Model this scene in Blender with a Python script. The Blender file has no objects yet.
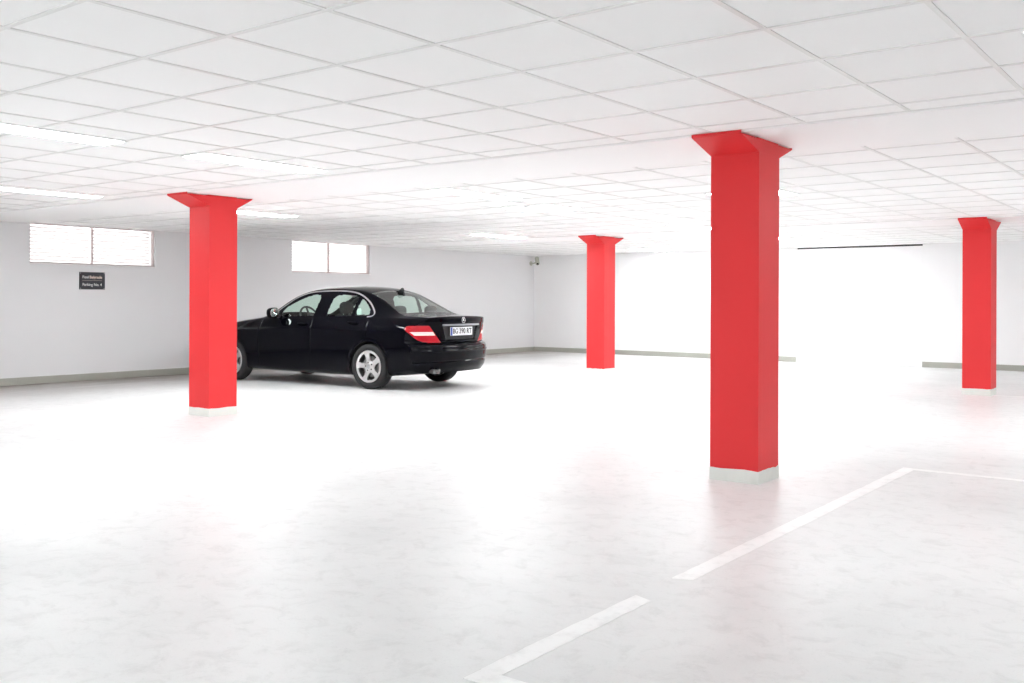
import bpy, bmesh, math, random
import numpy as np
from mathutils import Vector, Matrix

random.seed(7); rng = np.random.default_rng(7)
C = bpy.context.scene.collection
PI = math.pi

# ------------------------------------------------------------------ helpers
def link(o, parent=None):
    C.objects.link(o)
    if parent is not None: o.parent = parent
    return o

def tag(o, label=None, cat=None, group=None, kind=None):
    if label: o['label'] = label
    if cat: o['category'] = cat
    if group: o['group'] = group
    if kind: o['kind'] = kind
    return o

def thing(name, label, cat, loc=(0, 0, 0), rz=0.0, group=None):
    o = bpy.data.objects.new(name, None)
    o.empty_display_size = 0.2
    link(o); o.location = loc; o.rotation_euler = (0, 0, rz)
    return tag(o, label, cat, group)

def obj(name, bm, mats, parent=None, smooth=False, angle=None):
    me = bpy.data.meshes.new(name)
    bm.normal_update()
    bm.to_mesh(me); bm.free()
    if not isinstance(mats, (list, tuple)): mats = [mats]
    for m in mats: me.materials.append(m)
    if smooth:
        for p in me.polygons: p.use_smooth = True
        if angle: me.set_sharp_from_angle(angle=math.radians(angle))
    return link(bpy.data.objects.new(name, me), parent)

def np_obj(name, V, F, mat, parent=None, smooth=True, angle=45):
    """mesh object from arrays, with shared vertices merged"""
    V = np.asarray(V, float); F = np.asarray(F, int)
    used, inv = np.unique(F.ravel(), return_inverse=True)
    V = V[used]; F = inv.reshape(F.shape)
    key = np.round(V, 5)
    _, first, inv = np.unique(key, axis=0, return_index=True, return_inverse=True)
    inv = np.asarray(inv).ravel()
    V = V[first]; F = inv[F]
    faces = []
    for f in F.tolist():
        g = [a for i, a in enumerate(f) if a != f[i - 1]]
        if len(set(g)) >= 3 and len(set(g)) == len(g): faces.append(g)
    me = bpy.data.meshes.new(name)
    me.from_pydata(V.tolist(), [], faces)
    me.validate()
    me.materials.append(mat)
    if smooth:
        me.polygons.foreach_set('use_smooth', [True] * len(me.polygons))
        me.set_sharp_from_angle(angle=math.radians(angle))
    me.update()
    return link(bpy.data.objects.new(name, me), parent)

def box(bm, x0, x1, y0, y1, z0, z1, mi=0, bevel=0.0):
    vs = [bm.verts.new(p) for p in ((x0, y0, z0), (x1, y0, z0), (x1, y1, z0), (x0, y1, z0),
                                    (x0, y0, z1), (x1, y0, z1), (x1, y1, z1), (x0, y1, z1))]
    fs = []
    for q in ((3, 2, 1, 0), (4, 5, 6, 7), (0, 1, 5, 4), (1, 2, 6, 5), (2, 3, 7, 6), (3, 0, 4, 7)):
        f = bm.faces.new([vs[i] for i in q]); f.material_index = mi; fs.append(f)
    if bevel:
        es = list({e for f in fs for e in f.edges})
        bmesh.ops.bevel(bm, geom=es, offset=bevel, segments=2, affect='EDGES', profile=0.5)
    return vs

def prism(bm, pts, mat4, d0, d1, mi=0):
    """polygon pts (u,v) pushed from depth d0 to d1 along w; mat4 maps (u,v,w)"""
    a = [bm.verts.new(mat4 @ Vector((u, v, d0))) for u, v in pts]
    b = [bm.verts.new(mat4 @ Vector((u, v, d1))) for u, v in pts]
    n = len(pts)
    bm.faces.new(a[::-1]).material_index = mi
    bm.faces.new(b).material_index = mi
    for i in range(n):
        bm.faces.new((a[i], a[(i + 1) % n], b[(i + 1) % n], b[i])).material_index = mi

def tube(bm, path, r, seg=12, closed=False, mi=0):
    pts = [Vector(p) for p in path]; n = len(pts); rings = []
    rad = r if isinstance(r, (list, tuple)) else [r] * n
    for i, p in enumerate(pts):
        a = pts[(i - 1) % n] if (closed or i > 0) else p
        b = pts[(i + 1) % n] if (closed or i < n - 1) else p
        t = (b - a).normalized()
        ref = Vector((0, 0, 1)) if abs(t.z) < .9 else Vector((1, 0, 0))
        u = t.cross(ref).normalized(); v = t.cross(u)
        rings.append([bm.verts.new(p + (u * math.cos(2 * PI * k / seg) + v * math.sin(2 * PI * k / seg)) * rad[i]) for k in range(seg)])
    m = n if closed else n - 1
    for i in range(m):
        A, B = rings[i], rings[(i + 1) % n]
        for k in range(seg):
            bm.faces.new((A[k], A[(k + 1) % seg], B[(k + 1) % seg], B[k])).material_index = mi
    if not closed:
        bm.faces.new(rings[0][::-1]); bm.faces.new(rings[-1])

def lathe(bm, prof, axis='y', seg=64, mi=0, cap=False):
    """prof: list of (radius, along)"""
    rings = []
    for r, a in prof:
        ring = []
        for k in range(seg):
            t = 2 * PI * k / seg
            cx, cz = r * math.cos(t), r * math.sin(t)
            p = {'y': (cx, a, cz), 'z': (cx, cz, a), 'x': (a, cx, cz)}[axis]
            ring.append(bm.verts.new(p))
        rings.append(ring)
    for A, B in zip(rings, rings[1:]):
        for k in range(seg):
            bm.faces.new((A[k], A[(k + 1) % seg], B[(k + 1) % seg], B[k])).material_index = mi
    if cap:
        bm.faces.new(rings[0][::-1]); bm.faces.new(rings[-1])

def rounded_block(bm, cx, cy, cz, sx, sy, sz, p=4.0, nu=28, nv=16):
    """superellipsoid cushion"""
    def pw(v, e): return math.copysign(abs(v) ** e, v)
    e = 2.0 / p
    grid = []
    for j in range(nv + 1):
        ph = -PI / 2 + PI * j / nv
        grid.append([bm.verts.new((cx + sx * pw(math.cos(ph), e) * pw(math.cos(2 * PI * i / nu), e),
                                   cy + sy * pw(math.cos(ph), e) * pw(math.sin(2 * PI * i / nu), e),
                                   cz + sz * pw(math.sin(ph), e))) for i in range(nu)])
    for j in range(nv):
        for i in range(nu):
            bm.faces.new((grid[j][i], grid[j][(i + 1) % nu], grid[j + 1][(i + 1) % nu], grid[j + 1][i]))
    bmesh.ops.remove_doubles(bm, verts=bm.verts, dist=1e-5)

def text_mesh(name, s, size, mat, parent, M, bold=0.0, align='LEFT', depth=0.001, spacing=1.0, width=None):
    cu = bpy.data.curves.new(name, 'FONT')
    cu.body = s; cu.size = size; cu.align_x = align; cu.align_y = 'CENTER'
    cu.extrude = depth; cu.offset = bold; cu.space_character = spacing
    t = bpy.data.objects.new(name + '_curve', cu); C.objects.link(t)
    dg = bpy.context.evaluated_depsgraph_get()
    me = bpy.data.meshes.new_from_object(t.evaluated_get(dg))
    bpy.data.objects.remove(t); bpy.data.curves.remove(cu)
    me.name = name
    if width:
        xs_t = [v.co.x for v in me.vertices]; x0 = min(xs_t); k = width / (max(xs_t) - x0)
        for v in me.vertices: v.co.x = (v.co.x - x0) * k
    me.transform(M)
    me.materials.clear(); me.materials.append(mat)
    return link(bpy.data.objects.new(name, me), parent)

# ------------------------------------------------------------------ materials
def new_mat(name):
    m = bpy.data.materials.new(name); m.use_nodes = True
    return m, m.node_tree.nodes, m.node_tree.links, m.node_tree.nodes['Principled BSDF']

def mat(name, col, rough=0.5, metal=0.0, spec=0.5, coat=0.0, noise=0.0, nscale=4.0, bump=0.0, bscale=60.0, coat_rough=0.03):
    m, N, L, b = new_mat(name)
    b.inputs['Base Color'].default_value = (*col, 1)
    b.inputs['Roughness'].default_value = rough
    b.inputs['Metallic'].default_value = metal
    b.inputs['Specular IOR Level'].default_value = spec
    b.inputs['Coat Weight'].default_value = coat
    b.inputs['Coat Roughness'].default_value = coat_rough
    tc = N.new('ShaderNodeTexCoord')
    if noise:
        n = N.new('ShaderNodeTexNoise'); n.inputs['Scale'].default_value = nscale; n.inputs['Detail'].default_value = 5
        L.new(tc.outputs['Object'], n.inputs['Vector'])
        mx = N.new('ShaderNodeMix'); mx.data_type = 'RGBA'
        mx.inputs[6].default_value = (*[c * (1 - noise) for c in col], 1)
        mx.inputs[7].default_value = (*[min(1, c * (1 + noise)) for c in col], 1)
        L.new(n.outputs['Fac'], mx.inputs[0]); L.new(mx.outputs[2], b.inputs['Base Color'])
    if bump:
        n2 = N.new('ShaderNodeTexNoise'); n2.inputs['Scale'].default_value = bscale; n2.inputs['Detail'].default_value = 4
        L.new(tc.outputs['Object'], n2.inputs['Vector'])
        bp = N.new('ShaderNodeBump'); bp.inputs['Strength'].default_value = bump; bp.inputs['Distance'].default_value = 0.01
        L.new(n2.outputs['Fac'], bp.inputs['Height']); L.new(bp.outputs['Normal'], b.inputs['Normal'])
    return m

def emit(name, col, strength):
    m, N, L, b = new_mat(name)
    b.inputs['Base Color'].default_value = (0.8, 0.8, 0.8, 1)
    b.inputs['Emission Color'].default_value = (*col, 1)
    b.inputs['Emission Strength'].default_value = strength
    return m

def glass(name, tint, ior=1.45):
    m, N, L, b = new_mat(name)
    out = N['Material Output']; N.remove(b)
    tr = N.new('ShaderNodeBsdfTransparent'); tr.inputs['Color'].default_value = (*tint, 1)
    gl = N.new('ShaderNodeBsdfGlossy'); gl.inputs['Roughness'].default_value = 0.02
    fr = N.new('ShaderNodeFresnel'); fr.inputs['IOR'].default_value = ior
    geo = N.new('ShaderNodeNewGeometry')
    mx = N.new('ShaderNodeMixShader')
    inv = N.new('ShaderNodeMath'); inv.operation = 'SUBTRACT'; inv.inputs[0].default_value = 1
    L.new(geo.outputs['Backfacing'], inv.inputs[1])
    mu = N.new('ShaderNodeMath'); mu.operation = 'MULTIPLY'
    L.new(fr.outputs['Fac'], mu.inputs[0]); L.new(inv.outputs[0], mu.inputs[1])
    L.new(mu.outputs[0], mx.inputs['Fac'])
    L.new(tr.outputs['BSDF'], mx.inputs[1]); L.new(gl.outputs['BSDF'], mx.inputs[2])
    L.new(mx.outputs['Shader'], out.inputs['Surface'])
    return m

M_wall_left = mat('dimmed_white_wall_paint', (.78, .78, .79), .6, noise=.015, nscale=1.5, bump=.03, bscale=25)  # same white paint as the other walls, darkened for its weaker light
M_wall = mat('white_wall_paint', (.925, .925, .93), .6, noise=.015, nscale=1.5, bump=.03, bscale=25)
M_band = mat('white_plaster_soffit', (.94, .94, .94), .7, noise=.01, nscale=2, bump=.02, bscale=30)
M_tile = mat('white_mineral_tile', (.94, .94, .938), .85, spec=.2, noise=.012, nscale=3, bump=.05, bscale=180)
M_tbar = mat('painted_steel_ceiling_bar', (.80, .80, .79), .35, spec=.55)
M_red = mat('red_masonry_paint', (.76, .036, .040), .5, spec=.3, noise=.03, nscale=2.2, bump=.05, bscale=30)
M_plinth = mat('bare_white_plinth', (.74, .76, .72), .75, noise=.07, nscale=12, bump=.15, bscale=60)
M_base = mat('grey_skirting_paint', (.40, .40, .355), .55, noise=.07, nscale=5, bump=.05)
M_frame = mat('pale_window_frame', (.66, .56, .56), .4)
M_slat = mat('white_louvre_slat', (.86, .84, .84), .4)
def slat_material():
    m, N, L, b = new_mat('translucent_louvre_slat')
    b.inputs['Base Color'].default_value = (.88, .85, .85, 1); b.inputs['Roughness'].default_value = .5
    tl_ = N.new('ShaderNodeBsdfTranslucent'); tl_.inputs['Color'].default_value = (.90, .86, .86, 1)
    mx = N.new('ShaderNodeMixShader'); mx.inputs[0].default_value = .5
    L.new(b.outputs[0], mx.inputs[1]); L.new(tl_.outputs[0], mx.inputs[2]); L.new(mx.outputs[0], N['Material Output'].inputs['Surface'])
    return m
M_louvre = slat_material()
M_door = mat('white_sectional_door', (.925, .925, .93), .55, noise=.01, nscale=2)
M_dark = mat('dark_gap', (.05, .05, .05), .8)
M_diff = emit('lit_diffuser', (.955, .985, 1.0), 15.0)
M_lframe = mat('white_light_frame', (.85, .85, .85), .4)
M_sign = mat('charcoal_sign_face', (.035, .037, .045), .35, noise=.2, nscale=8)
M_white = mat('white_lettering', (.85, .85, .85), .5)
M_cream = mat('warm_lettering', (.85, .72, .62), .5)
M_cam = mat('beige_camera_housing', (.50, .50, .43), .45)
M_lens = mat('black_lens', (.01, .01, .01), .08, coat=.6)

# floor : pale power-floated concrete with faint stains and worn sheen
def floor_material():
    m, N, L, b = new_mat('pale_concrete_floor')
    tc = N.new('ShaderNodeTexCoord')
    def noise(scale, detail=6, rough=.6, dist=0.0, stretch=None):
        n = N.new('ShaderNodeTexNoise'); n.inputs['Scale'].default_value = scale
        n.inputs['Detail'].default_value = detail; n.inputs['Roughness'].default_value = rough
        n.inputs['Distortion'].default_value = dist
        if stretch:
            mp = N.new('ShaderNodeMapping'); mp.inputs['Scale'].default_value = stretch[0]; mp.inputs['Rotation'].default_value = stretch[1]
            L.new(tc.outputs['Object'], mp.inputs['Vector']); L.new(mp.outputs['Vector'], n.inputs['Vector'])
        else: L.new(tc.outputs['Object'], n.inputs['Vector'])
        return n
    def ramp(n, stops):
        r = N.new('ShaderNodeValToRGB'); e = r.color_ramp.elements
        while len(e) < len(stops): e.new(.5)
        for el, (p, c) in zip(e, stops): el.position = p; el.color = (*c, 1)
        L.new(n.outputs['Fac'], r.inputs['Fac']); return r
    big = ramp(noise(.55, 7, .62, .4), [(.30, (.66, .66, .657)), (.52, (.735, .735, .732)), (.72, (.775, .775, .773))])
    fine = ramp(noise(9, 8, .7, .6), [(.30, (.87, .87, .865)), (.50, (1, 1, 1))])
    scr = ramp(noise(7, 6, .7, .8, ((.5, 1.3, 1), (0, 0, .9))), [(.28, (.93, .93, .925)), (.44, (1, 1, 1))])
    grit = ramp(noise(95, 3, .8), [(.28, (.85, .85, .845)), (.42, (1, 1, 1))])
    def mul(a, b2):
        x = N.new('ShaderNodeMix'); x.data_type = 'RGBA'; x.blend_type = 'MULTIPLY'; x.inputs[0].default_value = 1
        L.new(a, x.inputs[6]); L.new(b2, x.inputs[7]); return x.outputs[2]
    col = mul(mul(mul(big.outputs[0], fine.outputs[0]), scr.outputs[0]), grit.outputs[0])
    # grime band that has built up along the wall with the windows (dust and tyre dirt)
    sx = N.new('ShaderNodeSeparateXYZ'); L.new(tc.outputs['Object'], sx.inputs[0])
    mr = N.new('ShaderNodeMapRange'); mr.inputs['From Min'].default_value = -14.1; mr.inputs['From Max'].default_value = -11.6
    mr.inputs['To Min'].default_value = 1.0; mr.inputs['To Max'].default_value = 0.0
    L.new(sx.outputs['X'], mr.inputs['Value'])
    gn = noise(2.2, 6, .65, .5, ((1, .35, 1), (0, 0, 0)))
    mm = N.new('ShaderNodeMath'); mm.operation = 'MULTIPLY'; mm.use_clamp = True; g2 = N.new('ShaderNodeMath'); g2.operation = 'MULTIPLY'; g2.inputs[1].default_value = 2.0; L.new(gn.outputs['Fac'], g2.inputs[0]); p2 = N.new('ShaderNodeMath'); p2.operation = 'POWER'; p2.inputs[1].default_value = 1.35; L.new(mr.outputs[0], p2.inputs[0]); L.new(p2.outputs[0], mm.inputs[0]); L.new(g2.outputs[0], mm.inputs[1])
    gm = N.new('ShaderNodeMix'); gm.data_type = 'RGBA'; gm.blend_type = 'MULTIPLY'
    gm.inputs[7].default_value = (.36, .31, .275, 1)
    L.new(mm.outputs[0], gm.inputs[0]); L.new(col, gm.inputs[6])
    L.new(gm.outputs[2], b.inputs['Base Color'])
    rr = N.new('ShaderNodeMapRange'); rr.inputs['To Min'].default_value = .30; rr.inputs['To Max'].default_value = .52
    L.new(noise(1.3, 5).outputs['Fac'], rr.inputs['Value']); L.new(rr.outputs[0], b.inputs['Roughness'])
    b.inputs['Specular IOR Level'].default_value = .5
    bp = N.new('ShaderNodeBump'); bp.inputs['Strength'].default_value = .12; bp.inputs['Distance'].default_value = .006
    L.new(noise(22, 6, .7).outputs['Fac'], bp.inputs['Height']); L.new(bp.outputs['Normal'], b.inputs['Normal'])
    return m
M_floor = floor_material()

def paint_line_material():
    m, N, L, b = new_mat('worn_white_line_paint')
    tc = N.new('ShaderNodeTexCoord')
    n = N.new('ShaderNodeTexNoise'); n.inputs['Scale'].default_value = 9; n.inputs['Detail'].default_value = 7; n.inputs['Roughness'].default_value = .7
    L.new(tc.outputs['Object'], n.inputs['Vector'])
    r = N.new('ShaderNodeValToRGB'); e = r.color_ramp.elements
    e[0].position = .33; e[0].color = (.78, .78, .775, 1); e[1].position = .50; e[1].color = (.885, .885, .88, 1)
    L.new(n.outputs['Fac'], r.inputs['Fac']); L.new(r.outputs[0], b.inputs['Base Color'])
    b.inputs['Roughness'].default_value = .5
    return m
M_line = paint_line_material()

# ------------------------------------------------------------------ setting
H = 2.347; XL = -14.065; XR = 6.0; Y0 = -5.5; YB = 19.437
BA0, BA1 = 5.92, 6.985           # first soffit band (over the front column row)
BB0, BB1 = 13.77, 14.835         # second soffit band
HB = H - 0.020

bm = bmesh.new(); box(bm, XL - .3, XR + .3, Y0 - .3, YB + .3, -.25, 0)
tag(obj('floor', bm, M_floor), kind='structure')

WIN = [(6.965, 8.985, 7.945), (11.805, 13.80, 12.745)]; WZ = 1.765
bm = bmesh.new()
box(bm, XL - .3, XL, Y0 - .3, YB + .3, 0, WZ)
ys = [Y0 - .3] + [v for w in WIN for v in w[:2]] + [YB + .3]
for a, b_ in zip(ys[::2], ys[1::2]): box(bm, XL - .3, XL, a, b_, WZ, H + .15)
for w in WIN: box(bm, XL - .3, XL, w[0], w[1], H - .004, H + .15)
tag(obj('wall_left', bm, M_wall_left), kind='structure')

DX0, DX1 = -7.40, -4.93          # white sectional door in the back wall
bm = bmesh.new()
box(bm, XL - .3, DX0, YB, YB + .3, 0, H + .15)
box(bm, DX1, XR + .3, YB, YB + .3, 0, H + .15)
tag(obj('wall_back', bm, M_wall), kind='structure')
bm = bmesh.new(); box(bm, XR, XR + .3, Y0 - .3, YB + .3, 0, H + .15)
tag(obj('wall_right', bm, M_wall), kind='structure')
bm = bmesh.new(); box(bm, XL - .3, XR + .3, Y0 - .3, Y0, 0, H + .15)
tag(obj('wall_front', bm, M_wall), kind='structure')

# sectional door: grooved leaf, dark gap over it
bm = bmesh.new()
zs = [0.004, .585, 1.165, 1.745, 2.316]
for a, b_ in zip(zs, zs[1:]):
    box(bm, DX0 + .0015, DX1 - .0015, YB + .001, YB + .05, a + .0006, b_ - .0006, bevel=.0008)
door = tag(obj('door_1', bm, M_door), kind='structure')
bm = bmesh.new(); box(bm, DX0, DX1, YB + .07, YB + .3, 0, H + .15)
obj('gap_shadow_board', bm, M_dark, door)
bm = bmesh.new(); box(bm, -6.30, -6.02, YB - .012, YB + .006, 1.02, 1.045, bevel=.003)
obj('door_handle', bm, M_door, door)

# baseboards
def base_strip(name, x0, x1, y0, y1):
    bm = bmesh.new(); box(bm, x0, x1, y0, y1, 0, .106, bevel=.004)
    return tag(obj(name, bm, M_base), kind='structure')
base_strip('baseboard_left', XL, XL + .018, Y0, YB)
base_strip('baseboard_back', XL + .018, DX0, YB - .018, YB)
base_strip('baseboard_back', DX1, XR, YB - .018, YB)
base_strip('baseboard_right', XR - .018, XR, Y0, YB - .018)
base_strip('baseboard_front', XL + .018, XR - .018, Y0, Y0 + .018)

# ceiling : mineral tiles on a visible T-bar grid, two plain soffit bands
T = .625
GX = -3.45; GY = 1.912; GY2 = 7.24; GY3 = 15.06
bm = bmesh.new()
box(bm, XL - .3, XR + .3, Y0 - .3, YB + .3, H + .003, H + .15, 0)
xs = [GX + T * k for k in range(-17, 16) if XL < GX + T * k < XR]
def bays():
    yield Y0, BA0, [GY + T * k for k in range(-12, 7)]
    yield BA1, BB0, [GY2 + T * k for k in range(0, 11)]
    yield BB1, YB, [GY3 + T * k for k in range(0, 8)]
hw = .012
for a, b_, rows in bays():
    for x in xs: box(bm, x - hw, x + hw, a, b_, H - .002, H + .003, 1)
    for y in rows:
        if a < y < b_: box(bm, XL, XR, y - hw, y + hw, H - .0025, H + .003, 1)
    for x in (XL + .012, XR - .012): box(bm, x - hw, x + hw, a, b_, H - .002, H + .003, 1)
    for y in (a + hw, b_ - hw): box(bm, XL, XR, y - hw * .5, y + hw * .5, H - .003, H + .003, 1)
tag(obj('ceiling', bm, [M_tile, M_tbar]), kind='structure')
for a, b_ in ((BA0, BA1), (BB0, BB1)):
    bm = bmesh.new(); box(bm, XL, XR, a, b_, H - .009, H + .003)
    tag(obj('ceiling_soffit', bm, M_band), kind='structure')

# windows
M_pane = glass('clear_window_pane', (.93, .95, .95))
for i, (a, b_, mid) in enumerate(WIN):
    xo = XL - .055
    f = bmesh.new(); w = .022
    zt = H - .004
    box(f, xo - .03, xo + .02, a, a + w, WZ, zt); box(f, xo - .03, xo + .02, b_ - w, b_, WZ, zt)
    box(f, xo - .03, xo + .02, a + w, b_ - w, WZ, WZ + w); box(f, xo - .03, xo + .02, a + w, b_ - w, zt - .012, zt)
    win = tag(obj('window_%d' % (i + 1), f, M_frame), kind='structure')
    f = bmesh.new(); box(f, xo - .03, xo + .024, mid - .010, mid + .010, WZ + w, zt - .012)
    obj('mullion', f, M_frame, win)
    f = bmesh.new(); box(f, xo - .02, XL + .012, a - .01, b_ + .02, WZ - .016, WZ, bevel=.003)
    obj('sill', f, M_slat, win)
    for (p, q) in ((a + w, mid - .010), (mid + .010, b_ - w)):
        f = bmesh.new(); box(f, xo - .02, xo - .014, p, q, WZ + w, zt - .012)
        obj('pane', f, M_pane, win)
        # louvre blind outside the pane
        f = bmesh.new(); n = 10
        for k in range(n):
            z = WZ + .03 + (zt - WZ - .05) * (k + .5) / n
            hgt = (zt - WZ - .05) / n
            vs = box(f, -.0015, .0015, p + .004, q - .004, -hgt * .40, hgt * .40)
            R = Matrix.Rotation(math.radians(-28), 3, 'Y')
            for v in vs: v.co = R @ v.co + Vector((xo - .060, 0, z))
        obj('louvre_slats', f, M_louvre, win)

# ------------------------------------------------------------------ red columns
CW, CT, CE = .3513, .351, .268
def column(x, y, label, zs=2.238, eb=CE, e=CE):
    t = thing('column', label, 'column', (x + CW / 2, y + CT / 2, 0), 0, 'red square columns')
    w2, t2 = CW / 2, CT / 2
    zb = .086
    # shaft, with a hand-painted wavy lower edge
    bm = bmesh.new(); per = []
    n = 14
    cr = .004
    pts = []
    for k in range(n): pts.append((-w2 + CW * k / n, -t2))
    for k in range(n): pts.append((w2, -t2 + CT * k / n))
    for k in range(n): pts.append((w2 - CW * k / n, t2))
    for k in range(n): pts.append((-w2, t2 - CT * k / n))
    jit = [rng.normal(0, .003) for _ in pts]
    lo = [bm.verts.new((px, py, zb + jit[i])) for i, (px, py) in enumerate(pts)]
    hi = [bm.verts.new((px, py, zs)) for px, py in pts]
    m = len(pts)
    for i in range(m): bm.faces.new((lo[i], lo[(i + 1) % m], hi[(i + 1) % m], hi[i]))
    bm.faces.new(hi); bm.faces.new(lo[::-1])
    box(bm, -w2 + .01, w2 - .01, -t2, t2, HB - .01, H - .009)
    obj('shaft', bm, M_red, t)
    # flared head: runs across the whole soffit band, same width as the shaft
    bm = bmesh.new()
    prof = [(-t2, zs), (-t2 - e, HB - .003), (-t2 - e, HB), (t2 + eb, HB), (t2 + eb, HB - .003), (t2, zs)]
    Mx = Matrix(((0, 0, 1, 0), (1, 0, 0, 0), (0, 1, 0, 0), (0, 0, 0, 1)))
    prism(bm, prof, Mx, -w2 - .0008, w2 + .0008)
    cap = obj('capital', bm, M_red, t)
    bm = bmesh.new()
    for sg in (-1, 1):
        ya, yb = sorted((sg * (t2 + (e if sg < 0 else eb)), sg * (t2 + (e if sg < 0 else eb) + .006)))
        box(bm, -w2, w2, ya, yb, HB, H - .002)
    obj('edge_strip', bm, M_red, cap)
    # bare plinth
    bm = bmesh.new(); q = .003
    ring = [(px * (1 + q / w2), py * (1 + q / t2)) for px, py in pts]
    lo = [bm.verts.new((px + rng.normal(0, .0012), py + rng.normal(0, .0012), 0)) for px, py in ring]
    hi = [bm.verts.new((px * .997, py * .997, zb + jit[i] + rng.normal(0, .001))) for i, (px, py) in enumerate(ring)]
    for i in range(m): bm.faces.new((lo[i], lo[(i + 1) % m], hi[(i + 1) % m], hi[i]))
    bm.faces.new(hi)
    obj('plinth', bm, M_plinth, t)
    return t
column(-9.043, 6.19, 'red square column standing in front of the black car, hiding its nose', 2.220, .192)
column(-2.967, 6.19, 'tallest looking red column, standing alone beside the broken white floor line', 2.238, .235, .292)
column(-9.035, 14.03, 'small red column on the open floor between the car tail and the back wall', 2.212)
column(-3.043, 14.0, 'red column with pale plinth standing near the end of the white back wall door', 2.208)

# ------------------------------------------------------------------ ceiling lights
DIFF = {}
def diffuser(k):
    if k not in DIFF: DIFF[k] = emit('lit_diffuser', (.955, .985, 1.0), 13.0 * k)
    return DIFF[k]
def panel(x, y0, y1, label, k=1.0):
    y = (y0 + y1) / 2; hl = (y1 - y0) / 2; hx = .156
    t = thing('ceiling_light', label, 'ceiling light', (x, y, H), 0, 'lit ceiling panels')
    bm = bmesh.new(); f = .012
    for (a, b_, c, d) in ((-hx, hx, -hl, -hl + f), (-hx, hx, hl - f, hl), (-hx, -hx + f, -hl + f, hl - f), (hx - f, hx, -hl + f, hl - f)):
        box(bm, a, b_, c, d, -.010, .005)
    obj('frame', bm, M_lframe, t)
    bm = bmesh.new(); box(bm, -hx + f, hx - f, -hl + f, hl - f, -.007, .004)
    obj('diffuser', bm, diffuser(k), t)
    return t
panel(-6.42, 2.537, 3.787, 'lit ceiling strip cut off by the picture edge, farther from the windows of two', 0.6)
panel(-6.42, 4.412, 5.662, 'long lit ceiling panel above and before the red column that hides the car nose', 0.55)
panel(-9.96, 4.412, 5.662, 'lit ceiling strip cut off by the picture edge, just above the window over the sign', 0.6)
panel(-10.12, 7.24, 8.49, 'lit ceiling panel peeping out behind the head of the column that hides the car nose', 1.4)
panel(-6.43, 7.24, 8.49, 'long lit ceiling panel in open ceiling just past the first plain band, above the car', 0.55)
panel(-6.95, 9.115, 9.74, 'short lit ceiling panel on the window side of a close pair above the car tail', 0.5)
panel(-6.53, 9.115, 9.86, 'short lit ceiling panel, farther from the windows, of a close pair above the car tail', 0.5)
panel(-10.2, 12.45, 13.70, 'thin lit ceiling panel between the car roof and the room corner with the camera', 1.7)
panel(-6.53, 12.45, 13.70, 'lit ceiling panel touching the window side of the tall column beside the broken floor line')
panel(-3.84, 9.115, 9.77, 'bright lit ceiling panel sticking out past the door side of the tall column head', 0.5)
panel(-4.29, 9.115, 9.77, 'lit ceiling panel almost wholly hidden behind the tall column head', 0.5)
panel(-6.50, 15.45, 16.68, 'small lit ceiling panel low on the door side of the tall column')
panel(-10.25, 17.75, 18.98, 'lit ceiling panel against the back wall, between the small red column and the tall one', 0.85)
panel(-6.70, 17.75, 18.98, 'lit ceiling panel against the back wall directly above the white door', 0.8)
panel(-.59, 4.412, 5.662, 'lit ceiling panel whose tip shows at the picture edge above the far red column', .55)
for x, y in ((-9.96, -1.85), (-6.42, -4.3), (-3.45, -4.3), (-.55, -4.3), (1.95, -4.3), (-.55, 9.115), (-.55, 12.45), (2.6, 12.45)):  # unseen panels added behind and right of the camera for their light
    panel(x, y, y + 1.25, 'unseen lit ceiling panel added beyond the picture edges to light the room', .75 if y > 0 else 1.0)

# ------------------------------------------------------------------ floor markings
def strip_bm(x0, x1, y0, y1, along='y', rag0=.0, rag1=.0, jag=.0012):
    bm = bmesh.new()
    L_ = (y1 - y0) if along == 'y' else (x1 - x0)
    n = max(6, int(L_ / .05))
    top = []; 
    for k in range(n + 1):
        u = k / n
        r0 = rng.normal(0, jag); r1 = rng.normal(0, jag)
        e0 = rng.uniform(-rag0, rag0) if k == 0 else 0; e1 = rng.uniform(-rag1, rag1) if k == n else 0
        if along == 'y':
            y = y0 + L_ * u
            top.append((bm.verts.new((x0 + r0, y + e0 + e1, .0016)), bm.verts.new((x1 + r1, y - e0 - e1, .0016))))
        else:
            x = x0 + L_ * u
            top.append((bm.verts.new((x + e0 + e1, y1 + r0, .0016)), bm.verts.new((x - e0 - e1, y0 + r1, .0016))))
    for (a, b_), (c, d) in zip(top, top[1:]): bm.faces.new((a, b_, d, c))
    # thickness
    res = bmesh.ops.extrude_face_region(bm, geom=bm.faces[:])
    for v in res['geom']:
        if isinstance(v, bmesh.types.BMVert): v.co.z = .0002
    bmesh.ops.recalc_face_normals(bm, faces=bm.faces[:])
    return bm
def marking(label, *a, **k):
    return tag(obj('floor_line', strip_bm(*a, **k), M_line), label, 'floor marking', 'painted bay lines')
marking('long worn white line painted on the floor beside the tall column, ending at a corner', -2.035, -1.945, 3.87, 7.44, rag0=.02)
marking('short white painted line closest to the camera, with a corner at its lower end', -2.035, -1.945, 2.512, 3.53, rag1=.02)
marking('stub of white cross line running off from the corner of the short floor line', -2.03, -.4, 2.42, 2.515, along='x', rag1=.02)
marking('thin faded white cross line at the far end of the long worn floor line', -2.035, -1.05, 7.435, 7.51, along='x', rag1=.03)
marking('faint white floor line on open floor between the small column and the tall column', -5.76, -5.665, 8.2, 12.2, rag0=.05, rag1=.05)
marking('pale white cross line on the floor just beyond the plinth near the white door', -2.70, -.5, 14.06, 14.16, along='x')

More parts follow.
